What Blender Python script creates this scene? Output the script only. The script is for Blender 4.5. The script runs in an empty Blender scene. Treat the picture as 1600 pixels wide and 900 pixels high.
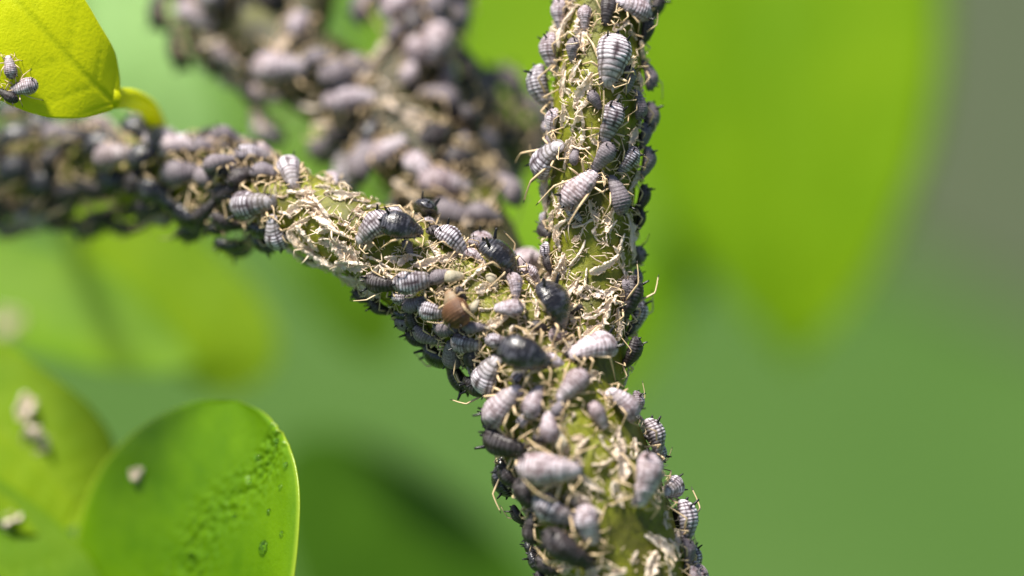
import bpy, math, random
import numpy as np
from mathutils import Vector, Matrix, noise
from mathutils.bvhtree import BVHTree

random.seed(7); rng = np.random.default_rng(7)
scene = bpy.context.scene
COL = scene.collection
R = math.radians

# ------------------------------------------------------------------ camera, sky, sun, exposure
# One unit is about 3 mm. Points are laid out as (x across, y away from the lens, z up across the lens axis)
# and turned into the world by W: the lens looks down by PITCH at a twig HEIGHT units above the lawn.
PITCH, HEIGHT, DIST = R(32), 130.0, 44.44
W = Matrix.Translation((0, 0, HEIGHT)) @ Matrix.Rotation(-PITCH, 4, 'X')
cam_data = bpy.data.cameras.new('camera')
cam_data.lens = 100; cam_data.sensor_width = 36
cam_data.clip_start = 0.5; cam_data.clip_end = 20000
cam_data.dof.use_dof = True; cam_data.dof.focus_distance = DIST
cam_data.dof.aperture_fstop = 0.1 / 2.9          # an entrance pupil of 2.9 units (9 mm)
cam_data.dof.aperture_blades = 0
cam = bpy.data.objects.new('camera', cam_data); COL.objects.link(cam)
cam.matrix_world = W @ Matrix.Translation((0, -DIST, 0)) @ Matrix.Rotation(R(90), 4, 'X')
scene.camera = cam

SUN_L = Vector((-0.32, -0.40, 0.87)).normalized()      # towards the sun, layout frame
SUN = (W.to_3x3() @ SUN_L).normalized()
sun_el = math.asin(SUN.z); sun_az = math.atan2(SUN.x, SUN.y)
world = bpy.data.worlds.new('World'); scene.world = world; world.use_nodes = True
wn = world.node_tree; bg = wn.nodes['Background']
sky = wn.nodes.new('ShaderNodeTexSky'); sky.sky_type = 'NISHITA'; sky.sun_disc = False
sky.sun_elevation = sun_el; sky.sun_rotation = sun_az
wn.links.new(sky.outputs[0], bg.inputs[0]); bg.inputs[1].default_value = 0.055
sun_data = bpy.data.lights.new('sun', 'SUN'); sun_data.energy = 4.6; sun_data.angle = R(10)
sun_data.color = (1.0, 0.94, 0.85)
sun = bpy.data.objects.new('sun', sun_data); COL.objects.link(sun)
sun.rotation_euler = (-SUN).to_track_quat('-Z', 'Y').to_euler()
sun.location = (0, 0, HEIGHT + 60)
vs = scene.view_settings
vs.view_transform = 'Standard'; vs.look = 'None'; vs.gamma = 1; vs.exposure = 0.85; vs.use_curve_mapping = False
scene.cycles.use_denoising = True
scene.cycles.max_bounces = 8

# ------------------------------------------------------------------ helpers
def L(px, py, y=0.0):
    """layout point seen at pixel (px, py) of the 1600 x 900 picture when it is y behind the plane of focus"""
    k = (DIST + y) / DIST
    return Vector(((px - 800) / 100 * k, y, (450 - py) / 100 * k))

def to_px(p):
    k = DIST / (DIST + p.y)
    return 800 + p.x * k * 100, 450 - p.z * k * 100

def sock(node, *names):
    for n in names:
        if n in node.inputs: return node.inputs[n]

class Mat:
    def __init__(self, name):
        self.m = bpy.data.materials.new(name); self.m.use_nodes = True
        self.t = self.m.node_tree; self.b = self.t.nodes['Principled BSDF']; self.out = self.t.nodes['Material Output']
    def n(self, kind, **kw):
        x = self.t.nodes.new(kind)
        for k, v in kw.items(): setattr(x, k, v)
        return x
    def l(self, a, b): self.t.links.new(a, b)
    def set(self, **kw):
        for k, v in kw.items(): self.b.inputs[k.replace('_', ' ')].default_value = v
    def noise(self, scale, detail=4, rough=.6, coord='Object'):
        tc = self.n('ShaderNodeTexCoord'); x = self.n('ShaderNodeTexNoise')
        x.inputs['Scale'].default_value = scale; x.inputs['Detail'].default_value = detail; x.inputs['Roughness'].default_value = rough
        self.l(tc.outputs[coord], x.inputs['Vector']); return x.outputs['Fac']
    def ramp(self, fac, stops):
        r = self.n('ShaderNodeValToRGB'); e = r.color_ramp.elements
        while len(e) < len(stops): e.new(0.5)
        for el, (p, c) in zip(e, stops): el.position = p; el.color = (*c, 1) if len(c) == 3 else c
        self.l(fac, r.inputs[0]); return r.outputs[0]
    def math(self, op, a, b=None, clamp=False):
        x = self.n('ShaderNodeMath', operation=op, use_clamp=clamp)
        for i, v in enumerate((a, b)):
            if v is None: continue
            if isinstance(v, (int, float)): x.inputs[i].default_value = v
            else: self.l(v, x.inputs[i])
        return x.outputs[0]
    def mix(self, fac, a, b, blend='MIX'):
        x = self.n('ShaderNodeMix', data_type='RGBA', blend_type=blend)
        for s, v in ((x.inputs[0], fac), (x.inputs[6], a), (x.inputs[7], b)):
            if isinstance(v, (int, float)): s.default_value = v
            elif isinstance(v, tuple): s.default_value = (*v, 1)
            else: self.l(v, s)
        return x.outputs[2]
    def bump(self, h, strength, dist):
        x = self.n('ShaderNodeBump'); x.inputs['Strength'].default_value = strength; x.inputs['Distance'].default_value = dist
        self.l(h, x.inputs['Height']); self.l(x.outputs[0], self.b.inputs['Normal'])
    def attr(self, name):
        x = self.n('ShaderNodeAttribute'); x.attribute_name = name; return x.outputs['Fac']
    def rand(self):
        return self.n('ShaderNodeObjectInfo').outputs['Random']
    def translucent(self, col, fac):
        tr = self.n('ShaderNodeBsdfTranslucent'); mx = self.n('ShaderNodeMixShader'); mx.inputs[0].default_value = fac
        if isinstance(col, tuple): tr.inputs[0].default_value = (*col, 1)
        else: self.l(col, tr.inputs[0])
        self.l(self.b.outputs[0], mx.inputs[1]); self.l(tr.outputs[0], mx.inputs[2]); self.l(mx.outputs[0], self.out.inputs[0])

# ---- insect bodies: wax = powdery patches (an attribute of the body), along = tail to head
def body_mat(name, dark, dark2, wax, thorax, rough=.5, speck=.0, waxgain=1.0, spec=.4, coat=0):
    M = Mat(name)
    w = M.attr('wax'); along = M.attr('along')
    n1 = M.noise(14, 5, .65); n2 = M.noise(48, 3, .6)
    r = M.rand()
    base = M.mix(n1, dark, dark2)
    th = M.math('MULTIPLY', M.math('SUBTRACT', along, .56, True), 5.0, True)
    base = M.mix(M.math('MULTIPLY', th, .75), base, thorax)
    g = M.math('MULTIPLY', w, M.math('ADD', M.math('MULTIPLY', n1, 1.1), .35))
    g = M.math('MULTIPLY', g, M.math('ADD', M.math('MULTIPLY', r, .30), .80 * waxgain), True)
    if speck:
        s = M.math('MULTIPLY', M.math('SUBTRACT', n2, .52, True), speck, True)
        g = M.math('MAXIMUM', g, s)
    wc = M.mix(M.math('MULTIPLY', M.math('FRACT', M.math('MULTIPLY', r, 7.3)), .32), wax, (wax[0] * 1.04, wax[1] * .90, wax[2] * .80))
    c = M.mix(g, base, wc)
    M.l(c, M.b.inputs['Base Color'])
    rr = M.math('ADD', M.math('MULTIPLY', g, .9 - rough), rough, True); M.l(rr, M.b.inputs['Roughness'])
    M.set(Specular_IOR_Level=spec, Coat_Weight=coat, Coat_Roughness=.16)
    M.bump(M.math('ADD', M.math('MULTIPLY', n2, .6), n1), .35, .02)
    return M.m

MATS = {
 'banded': body_mat('waxy_banded_skin', (.030, .016, .021), (.075, .042, .048), (.88, .83, .92), (.17, .145, .125), .38, .40, 1.15),
 'pale':   body_mat('pale_waxy_skin', (.085, .045, .043), (.20, .125, .125), (.78, .71, .79), (.24, .20, .20), .36, .30, 1.0),
 'grey':   body_mat('grey_waxy_skin', (.042, .029, .034), (.115, .084, .092), (.37, .335, .375), (.070, .056, .058), .40, .5),
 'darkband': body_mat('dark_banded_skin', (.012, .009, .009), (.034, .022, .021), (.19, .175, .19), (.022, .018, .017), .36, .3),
 'black':  body_mat('black_shell_skin', (.007, .006, .007), (.018, .015, .016), (.26, .26, .32), (.008, .006, .006), .20, .35, .55, .6, .30),
 'brown':  body_mat('brown_mummy_skin', (.055, .020, .009), (.13, .055, .024), (.30, .16, .085), (.36, .30, .20), .42, .2, .9, .45),
 'cream':  body_mat('cream_nymph_skin', (.26, .22, .11), (.40, .34, .20), (.62, .57, .48), (.34, .29, .18), .42, .1),
}
def simple(name, col, rough=.5, spec=.4, jitter=None, trans=0, scale=30):
    M = Mat(name)
    if jitter:
        c = M.mix(M.noise(scale, 3), col, jitter); c = M.mix(M.math('MULTIPLY', M.rand(), .55), c, jitter)
        M.l(c, M.b.inputs['Base Color'])
    else: M.set(Base_Color=(*col, 1))
    M.set(Roughness=rough, Specular_IOR_Level=spec)
    if trans: M.translucent(col, trans)
    return M.m
LEG = simple('straw_leg', (.62, .41, .20), .36, .5, (.80, .63, .40))
LEGTIP = simple('dark_claw', (.035, .026, .022), .4)
HORN = simple('black_horn', (.008, .008, .010), .3, .5)
EYE = simple('dark_eye', (.02, .008, .008), .15, .7)
SKIN = simple('cast_skin_shell', (.97, .91, .84), .42, .5, (.84, .66, .49), .22, 7)
SKINLEG = simple('cast_skin_leg', (.90, .79, .63), .45, .5, (.76, .58, .38))

def mesh_from(name, V, F, mats=(), smooth=True, fmat=None):
    me = bpy.data.meshes.new(name)
    me.from_pydata([tuple(map(float, v)) for v in V], [], [tuple(map(int, f)) for f in F])
    for m in mats: me.materials.append(m)
    if smooth: me.polygons.foreach_set('use_smooth', [True] * len(me.polygons))
    if fmat is not None: me.polygons.foreach_set('material_index', list(map(int, fmat)))
    me.update(); return me

def link(name, data, parent=None, mat=None):
    o = bpy.data.objects.new(name, data); COL.objects.link(o)
    if parent is not None: o.parent = parent
    if mat is not None: o.matrix_world = W @ mat
    return o

def tag(o, label=None, cat=None, group=None, kind=None):
    if label: o['label'] = label
    if cat: o['category'] = cat
    if group: o['group'] = group
    if kind: o['kind'] = kind
    return o

def tube(P, rad, n=6, cap=True):
    """a tube along the points P with a radius at each: (vertices, faces)"""
    P = [Vector(p) for p in P]; V = []; F = []
    up = None
    for i, p in enumerate(P):
        d = (P[min(i + 1, len(P) - 1)] - P[max(i - 1, 0)])
        d = d.normalized() if d.length > 1e-9 else Vector((1, 0, 0))
        if up is None:
            up = d.orthogonal().normalized()
        up = (up - d * up.dot(d)); up = up.normalized() if up.length > 1e-6 else d.orthogonal().normalized()
        s = d.cross(up)
        for k in range(n):
            a = 2 * math.pi * k / n
            V.append(p + (up * math.cos(a) + s * math.sin(a)) * rad[i])
    for i in range(len(P) - 1):
        for k in range(n):
            a, b = i * n + k, i * n + (k + 1) % n
            F.append((a, b, b + n, a + n))
    if cap:
        F.append(tuple(range(n - 1, -1, -1))); F.append(tuple(range((len(P) - 1) * n, len(P) * n)))
    return V, F

def spline(P, m):
    """Catmull-Rom through tuples of any length, m steps for each span"""
    P = np.array(P, float); Q = np.vstack([2 * P[0] - P[1], P, 2 * P[-1] - P[-2]]); out = []
    for i in range(1, len(Q) - 2):
        p0, p1, p2, p3 = Q[i - 1:i + 3]
        for k in range(m):
            t = k / m
            out.append(.5 * (2 * p1 + (p2 - p0) * t + (2 * p0 - 5 * p1 + 4 * p2 - p3) * t * t + (3 * p1 - p0 - 3 * p2 + p3) * t ** 3))
    out.append(P[-1]); return np.array(out)

# ------------------------------------------------------------------ ground
def ground_mat():
    M = Mat('lawn')
    n = M.noise(.018, 3); n2 = M.noise(.6, 6, .7)
    c = M.ramp(n, [(.3, (.038, .098, .012)), (.5, (.048, .112, .017)), (.7, (.060, .124, .023))])
    c = M.mix(M.math('MULTIPLY', n2, .5), c, (.06, .12, .02))
    M.l(c, M.b.inputs['Base Color']); M.set(Roughness=.8, Specular_IOR_Level=.2); M.bump(n2, .6, 1.0)
    return M.m
N = 24; S = 9000.0
V = []; F = []
for i in range(N + 1):
    for j in range(N + 1):
        x, y = (i / N * 2 - 1), (j / N * 2 - 1)
        x, y = S * x * abs(x), S * y * abs(y)
        V.append((x, y, noise.noise((x * .01, y * .01, 0)) * 2 if abs(x) + abs(y) > 40 else 0))
for i in range(N):
    for j in range(N):
        a = i * (N + 1) + j; F.append((a, a + N + 1, a + N + 2, a + 1))
g = link('ground', mesh_from('ground', V, F, [ground_mat()])); tag(g, kind='structure')
# a bare path running across the lawn beyond the plant
def path_mat():
    M = Mat('bare_earth'); n = M.noise(.25, 6, .7)
    M.l(M.ramp(n, [(.3, (.036, .052, .020)), (.7, (.052, .070, .031))]), M.b.inputs['Base Color'])
    M.set(Roughness=.9); M.bump(n, .6, 1.0); return M.m
V = []; F = []
for i in range(41):
    t = i / 40
    y = 172 + 330 * t; cx = 67 + 60 * max(0, (240 - y) / 65) ** 2 + 14 * t; w = 38 + 10 * t
    for s in range(7):
        V.append((cx + w * (s / 3 - 1), y, 2.6 + .1 * math.sin(s * 2 + i) - (1.5 if s in (0, 6) else 0)))
for i in range(40):
    for s in range(6):
        a = i * 7 + s; F.append((a, a + 1, a + 8, a + 7))
tag(link('path', mesh_from('path', V, F, [path_mat()])), kind='structure')

# ------------------------------------------------------------------ stems of the plant
plant = bpy.data.objects.new('infested_plant', None); COL.objects.link(plant)
plant.matrix_world = W @ Matrix.Translation(L(985, 1000, 0.2))
PLANT_INV = plant.matrix_world.inverted() @ W
def on_plant(name, me, label=None, parent=None):
    o = link(name, me, plant if parent is None else parent)
    if label: o['label'] = label
    return o
def to_plant(V): return [PLANT_INV @ Vector(v) for v in V]
tag(plant, 'forked green plant stem crusted with grey aphids and pale cast skins', 'plant')

# centre lines: (px, py, depth, radius in px)
UPRIGHT = [(880, 640, .25, 92), (902, 540, .50, 78), (918, 440, .68, 69), (925, 300, .70, 67), (932, 170, .72, 68), (938, 60, 1.0, 66), (948, -60, 1.35, 60), (962, -260, 1.9, 48), (985, -520, 2.6, 26)]
LOWER = [(862, 590, .22, 96), (890, 680, .05, 108), (925, 770, -.05, 110), (958, 870, -.05, 108), (985, 980, 0.0, 108), (1005, 1120, .25, 104)]
SLANT = [(880, 610, .25, 92), (800, 525, .38, 86), (705, 452, .52, 78), (600, 392, .70, 66), (505, 345, .95, 60), (430, 314, 1.4, 54), (330, 288, 2.4, 50), (220, 272, 3.4, 48), (90, 268, 4.4, 48), (-60, 276, 5.0, 46), (-260, 294, 5.6, 40)]
TWIG_A = [(850, 580, .6, 70), (800, 470, 2.0, 58), (728, 350, 3.2, 64), (655, 245, 4.0, 72), (585, 180, 4.5, 70), (500, 122, 4.8, 66), (410, 66, 5.2, 62), (330, -5, 5.6, 56), (270, -100, 6.1, 42)]
TWIG_B = [(605, 205, 4.4, 50), (635, 130, 4.7, 58), (668, 50, 5.0, 52), (704, -40, 5.4, 46), (735, -140, 5.8, 36)]
TWIG_C = [(640, 235, 4.3, 50), (700, 205, 5.2, 56), (758, 215, 6.4, 54), (800, 240, 7.6, 40)]
TWIG_D = [(440, 95, 5.1, 44), (470, 30, 5.3, 44), (500, -60, 5.7, 36)]

def centre(line, m=8):
    """list of (layout point, radius)"""
    out = []
    for px, py, y, r in spline(line, m):
        out.append((L(px, py, y), r / 100 * (DIST + y) / DIST))
    return out
def stem_mesh(lines, voxel, name):
    V = []; F = []
    for ln in lines:
        c = centre(ln); v, f = tube([p for p, r in c], [r for p, r in c], 24)
        k = len(V); V += v; F += [tuple(i + k for i in q) for q in f]
    me = mesh_from(name, V, F)
    tmp = bpy.data.objects.new('tmp', me); COL.objects.link(tmp)
    md = tmp.modifiers.new('r', 'REMESH'); md.mode = 'VOXEL'; md.voxel_size = voxel; md.use_smooth_shade = True
    sm = tmp.modifiers.new('s', 'SMOOTH'); sm.factor = .5; sm.iterations = 14
    dg = bpy.context.evaluated_depsgraph_get()
    out = bpy.data.meshes.new_from_object(tmp.evaluated_get(dg))
    bpy.data.objects.remove(tmp); bpy.data.meshes.remove(me)
    out.name = name
    co = np.empty(len(out.vertices) * 3); out.vertices.foreach_get('co', co); co = co.reshape(-1, 3)
    nn = np.empty(len(out.vertices) * 3); out.vertices.foreach_get('normal', nn); nn = nn.reshape(-1, 3)
    d = np.array([noise.noise((v[0] * 2.2, v[1] * 2.2, v[2] * 2.2)) * .035 + noise.noise((v[0] * 9, v[1] * 9, v[2] * 6)) * .014 for v in co])
    co += nn * d[:, None]
    return out, co
def stem_mat(name, gap_shade, lim):
    M = Mat(name)
    n = M.noise(.55, 4); f = M.noise(11, 6, .7); s = M.noise(26, 4, .65)
    c = M.ramp(n, [(.30, (.150, .170, .005)), (.55, (.250, .265, .007)), (.75, (.350, .345, .010))])
    c = M.mix(M.ramp(f, [(.45, (0, 0, 0)), (.68, (.75, .75, .75))]), c, (.12, .125, .012))
    c = M.mix(M.ramp(s, [(.60, (0, 0, 0)), (.72, (.8, .8, .8))]), c, (.42, .36, .12))
    c = M.mix(M.ramp(s, [(.24, (.9, .9, .9)), (.33, (0, 0, 0))]), c, (.045, .035, .012))
    st = M.noise(1.1, 5, .6)
    c = M.mix(M.ramp(st, lim), c, gap_shade)  # dark noise patches: shade of the gaps between bodies, painted into the colour
    M.l(c, M.b.inputs['Base Color']); M.set(Roughness=.48, Specular_IOR_Level=.45)
    M.set(Subsurface_Weight=.25, Subsurface_Scale=.12, Subsurface_Radius=(.6, 1.0, .15))
    M.bump(M.math('ADD', f, s), .5, .03); return M.m
STEM = stem_mat('green_stem', (.040, .034, .009), [(.47, (0, 0, 0)), (.60, (.62, .62, .62))]); TWIGM = stem_mat('dark_twig', (.030, .025, .009), [(.26, (0, 0, 0)), (.48, (.95, .95, .95))])  # the twig takes the painted dark over most of its surface
def finish_stem(lines, voxel, name, label=None):
    me, co = stem_mesh(lines, voxel, name)
    me.materials.clear(); me.materials.append(STEM if name == 'stem' else TWIGM)
    tris = [tuple(p.vertices) for p in me.polygons]
    bvh = BVHTree.FromPolygons([tuple(v) for v in co], tris)
    A = np.array(PLANT_INV)
    me.vertices.foreach_set('co', (co @ A[:3, :3].T + A[:3, 3]).ravel()); me.update()
    me.polygons.foreach_set('use_smooth', [True] * len(me.polygons))
    on_plant(name, me, label)
    return bvh, co, tris
BVH_M, CO_M, TR_M = finish_stem([UPRIGHT, LOWER, SLANT], .045, 'stem')
BVH_T, CO_T, TR_T = finish_stem([TWIG_A, TWIG_B, TWIG_C, TWIG_D], .06, 'twig', 'out-of-focus twig crowded with aphids behind the fork')
# the stalk below the picture, down to the soil
down = W.to_3x3().inverted() @ Vector((0, 0, -1))
p0 = L(1005, 1110, .25); pts = [p0, p0 + Vector((.25, .1, -1.6))]
for k in range(1, 12): pts.append(p0 + Vector((.3, .3, -1.8)) + down * (k * 11.7) + Vector((math.sin(k) * .6, 0, 0)))
v, f = tube(pts, [1.02 + .05 * k for k in range(len(pts))], 16)
on_plant('stalk', mesh_from('stalk', to_plant(v), f, [STEM]))

# ------------------------------------------------------------------ leaves
def leaf_mat(name, c1, c2, vein, trans=.35, rough=.4, nscale=.8, spec=.5, tcol=None, bump=.25, pores=18, vmix=.55, pm=.25, rim=None):
    M = Mat(name)
    n = M.noise(nscale, 4); p = M.noise(pores, 4, .6)
    c = M.mix(M.ramp(n, [(.3, (0, 0, 0)), (.7, (1, 1, 1))]), c1, c2)
    c = M.mix(M.math('MULTIPLY', p, pm), c, tuple(x * .55 for x in c1))
    c = M.mix(M.math('MULTIPLY', M.attr('vein'), vmix), c, vein)
    M.l(c, M.b.inputs['Base Color']); M.set(Roughness=rough, Specular_IOR_Level=spec)
    M.bump(M.math('ADD', p, M.math('MULTIPLY', M.attr('vein'), -.6 if vmix else 0.)), bump, .05)
    if rim: c = M.mix(M.attr('rim'), c, rim); M.l(c, M.b.inputs['Base Color'])
    if tcol: M.translucent(tcol, trans)
    else: M.translucent(c, trans)
    return M.m

def leaf_mesh(name, axis, widths, face, mat, nu=64, nv=36, cup=.15, wave=.0, thick=.05, nveins=9, relief=.03, seed=0, dimple=None, roll=0., skew=.55):
    """axis: (px,py,depth) points base to tip; widths: (t, w_one, w_other) half widths in px; face: hint of the blade's normal.
    A closed blade with two faces, veins pressed into it."""
    A = [L(*a) for a in axis]
    P = spline([tuple(a) for a in A], 24)
    tt = np.linspace(0, 1, len(P))
    ts = .5 - .5 * np.cos(np.linspace(0, math.pi, nu + 1))
    C = np.stack([np.interp(ts, tt, P[:, k]) for k in range(3)], 1)
    D = np.gradient(C, axis=0); D /= np.linalg.norm(D, axis=1)[:, None] + 1e-9
    fh = np.array(face, float); fh /= np.linalg.norm(fh)
    SD = np.cross(D, fh); SD /= np.linalg.norm(SD, axis=1)[:, None]
    NR = np.cross(SD, D)
    wd = np.array(widths, float)
    def prof(col):
        return np.interp(ts, tt2, dense[:, col])
    dense = spline(widths, 12); tt2 = dense[:, 0]
    w1 = np.maximum(prof(1), 0) / 100; w2 = np.maximum(prof(2), 0) / 100
    top = []; vein = []
    for i in range(nu + 1):
        for j in range(nv + 1):
            s = j / nv * 2 - 1
            w = w1[i] if s < 0 else w2[i]
            q = C[i] + SD[i] * (s * w)
            a = abs(s)
            h = cup * (a ** 2) * w
            h += wave * math.sin(ts[i] * 9 + (1 if s < 0 else 2.4) + seed) * a ** 2
            if roll: h -= roll * max(0, a - .82) ** 2 * 30
            ph = (ts[i] - a * .22 * skew) * nveins
            vn = math.exp(-((ph - round(ph)) / .06) ** 2) * (1 - a ** 4) * .8 + 1.3 * math.exp(-(a * w / .05) ** 2)
            h -= relief * min(vn, 1.2)
            h += relief * .9 * noise.noise((q[0] * 1.3 + seed, q[1] * 1.3, q[2] * 1.3))
            if dimple is not None: h += dimple(Vector(q))
            top.append(q + NR[i] * h); vein.append(min(vn, 1))
    n1 = len(top); T = np.array(top)
    NRv = np.repeat(NR, nv + 1, axis=0)
    edge = np.array([min(1, .25 + 3 * (1 - abs(j / nv * 2 - 1))) for i in range(nu + 1) for j in range(nv + 1)])
    B = T - NRv * (thick * edge)[:, None]
    V = list(T) + list(B); F = []
    for i in range(nu):
        for j in range(nv):
            a = i * (nv + 1) + j; F.append((a, a + 1, a + nv + 2, a + nv + 1))
            F.append((a + n1, a + nv + 1 + n1, a + nv + 2 + n1, a + 1 + n1))
    rim = [i * (nv + 1) for i in range(nu + 1)] + [nu * (nv + 1) + j for j in range(1, nv + 1)] + [i * (nv + 1) + nv for i in range(nu - 1, -1, -1)] + [j for j in range(nv - 1, 0, -1)]
    for a, b in zip(rim, rim[1:] + rim[:1]): F.append((a, b, b + n1, a + n1))
    tris = []
    me = mesh_from(name, V, F, [mat])
    at = me.attributes.new('vein', 'FLOAT', 'POINT'); at.data.foreach_set('value', vein + vein)
    rm = [max(0., (abs(j / nv * 2 - 1) - .955) / .045) * .8 for i in range(nu + 1) for j in range(nv + 1)]
    at = me.attributes.new('rim', 'FLOAT', 'POINT'); at.data.foreach_set('value', rm + rm)
    bv = BVHTree.FromPolygons([tuple(v) for v in T], [q for q in F if max(q) < n1])
    return me, bv
def plant_leaf(me, label):
    A = np.array(PLANT_INV); co = np.empty(len(me.vertices) * 3); me.vertices.foreach_get('co', co); co = co.reshape(-1, 3)
    me.vertices.foreach_set('co', (co @ A[:3, :3].T + A[:3, 3]).ravel()); me.update()
    return on_plant('leaf', me, label)
ELL = lambda w1, w2, pk=.5: [(0, 0, 0)] + [(t, w1 * math.sqrt(max(0, 1 - ((t - pk) / (pk if t < pk else 1 - pk)) ** 2)), w2 * math.sqrt(max(0, 1 - ((t - pk) / (pk if t < pk else 1 - pk)) ** 2))) for t in (.01, .03, .07, .13, .22, .34, pk, .62, .74, .84, .91, .96, .985)] + [(1, 0, 0)]
LANCE = lambda w1, w2: [(0, 0, 0), (.03, w1 * .3, w2 * .3), (.1, w1 * .6, w2 * .6), (.25, w1 * .92, w2 * .92), (.4, w1, w2), (.6, w1 * .86, w2 * .86), (.8, w1 * .5, w2 * .5), (.93, w1 * .2, w2 * .2), (1, 0, 0)]

YEL = leaf_mat('yellow_leaf', (.76, .82, .002), (.84, .86, .002), (.58, .66, .004), .42, .45, .5, .35, vmix=.5, pm=.1)
FRESH = leaf_mat('fresh_green_leaf', (.115, .28, .002), (.20, .40, .004), (.22, .38, .01), .42, .27, 1.0, .5, bump=.2, vmix=.0, rim=(.50, .66, .05))
MIDG = leaf_mat('green_leaf', (.13, .30, .002), (.21, .38, .003), (.22, .40, .01), .42, .6, .7, .3)
OLIVE = leaf_mat('olive_leaf', (.20, .37, .002), (.30, .46, .003), (.30, .44, .01), .42, .6, .7, .3)
BRIGHT = leaf_mat('bright_leaf', (.165, .38, .001), (.34, .55, .001), (.24, .44, .002), .45, .5, .14, .3)
DEEP = leaf_mat('deep_green_leaf', (.10, .24, .003), (.14, .28, .004), (.11, .23, .01), .35, .5, .2, .3)
DEEP2 = leaf_mat('mid_green_leaf', (.062, .175, .004), (.085, .21, .006), (.09, .21, .006), .35, .5, .2, .3)
PALEL = leaf_mat('pale_leaf', (.32, .56, .16), (.42, .66, .24), (.4, .6, .2), .40, .5, .2, .3)

YW = [(0, 0, 0), (.012, 14, 12), (.035, 26, 22), (.08, 46, 40), (.15, 70, 57), (.2, 88, 64), (.3, 116, 73), (.42, 140, 84), (.6, 145, 84), (.8, 100, 65), (.93, 45, 30), (1, 0, 0)]
me, BVH_Y = leaf_mesh('leaf', [(184, 166, .75), (120, 105, .35), (20, -5, .15), (-120, -150, .5), (-260, -300, 1.4)], YW, (-.25, -1, .5), YEL, cup=-.05, relief=.014, seed=3, nveins=7, thick=.06)
yl = plant_leaf(me, 'yellowing rounded leaf with two aphids near its lower edge')
c = [L(172, 154, .72), L(204, 154, 1.5), L(232, 170, 2.5), L(246, 202, 3.1), L(250, 236, 3.3)]
v, f = tube(spline([tuple(p) for p in c], 8), list(np.linspace(.17, .15, 33)), 12)
on_plant('petiole', mesh_from('petiole', to_plant(v), f, [YEL]), parent=yl)

BA, BB = L(438, 676), L(262, 900)
def dimple(q):
    """wrinkled wet stripe between two points of the blade"""
    d = BB - BA; t = ((q.x - BA.x) * d.x + (q.z - BA.z) * d.z) / (d.x ** 2 + d.z ** 2)
    off = ((q.x - BA.x) * d.z - (q.z - BA.z) * d.x) / math.hypot(d.x, d.z)
    if t < -.15: return 0
    m = math.exp(-((off + .05 + .12 * math.sin(t * 7)) / (.24 + .12 * t)) ** 2) * min(1, (t + .15) * 6)
    if m < .02: return 0
    u, v = q.x * .62 + q.z * .78, q.x * .78 - q.z * .62
    n = noise.noise((u * 6, v * 13, 3)) + .8 * noise.noise((u * 12, v * 21, 8))
    return m * (.064 * n - .01)
me, BVH_N = leaf_mesh('leaf', [(235, 1330, 2.6), (278, 1120, 2.1), (308, 930, 1.8), (340, 770, 1.7), (368, 626, 1.8)], ELL(300, 276, .5), (-.85, -1, .75), FRESH, 240, 150, cup=.16, relief=.004, seed=9, nveins=9, thick=.10, dimple=dimple, roll=.07)
nl = plant_leaf(me, 'glossy rounded leaf with a dimpled wet stripe and pale rim')
v, f = tube([L(250, 1328, 1.6), L(300, 1420, 1.3), L(600, 1560, .9), L(1000, 1330, .6)], [.14] * 4, 10)
on_plant('petiole', mesh_from('petiole', to_plant(v), f, [FRESH]), parent=nl)

me, BVH_L1 = leaf_mesh('leaf', [(-260, 420, 11.6), (-80, 450, 11.2), (90, 500, 10.8), (220, 545, 10.6), (312, 570, 10.5)], LANCE(140, 106), (.1, -1, .7), MIDG, cup=.18, wave=.06, seed=1, relief=.015, thick=.07)
plant_leaf(me, 'blurred pointed leaf with an upturned bright edge')
me, _ = leaf_mesh('leaf', [(60, 250, 14), (160, 340, 13.8), (270, 440, 13.6), (350, 540, 13.4), (375, 612, 13.4)], ELL(125, 132, .6), (.2, -.9, .6), OLIVE, cup=.15, seed=5, relief=.02, thick=.07)
plant_leaf(me, 'blurred olive green leaf hanging under the slanting branch')
me, BVH_L3 = leaf_mesh('leaf', [(-190, 520, 4.4), (-90, 600, 4.2), (20, 690, 4.0), (95, 760, 3.9), (140, 805, 3.9)], ELL(138, 135, .55), (.1, -.9, .7), OLIVE, cup=.12, seed=6, relief=.02, thick=.07)
plant_leaf(me, 'blurred yellowish leaf with pale cast skins stuck on it')
me, BVH_L4 = leaf_mesh('leaf', [(-230, 720, 3.2), (-130, 790, 3.0), (-10, 880, 2.9), (80, 960, 2.8), (130, 1020, 2.8)], ELL(125, 130, .5), (.1, -.9, .7), MIDG, cup=.12, seed=8, relief=.02, thick=.07)
plant_leaf(me, 'blurred leaf in the bottom corner below the yellowish one')
# the leaf stalks that carry this cluster hang from the hidden end of the slanting branch
for a, b in (((-60, 276, 5.0), (-260, 420, 11.6)), ((90, 268, 4.4), (60, 250, 14)), ((-60, 276, 5.0), (-190, 520, 4.4)), ((-120, 278, 5.2), (-230, 720, 3.2))):
    A_, B_ = L(*a), L(*b); mid = (A_ + B_) / 2 + Vector((-.2, .2, -.1))
    v, f = tube(spline([tuple(A_), tuple(mid), tuple(B_)], 6), [.13] * 13, 8)
    on_plant('petiole', mesh_from('petiole', to_plant(v), f, [MIDG]))

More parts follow.
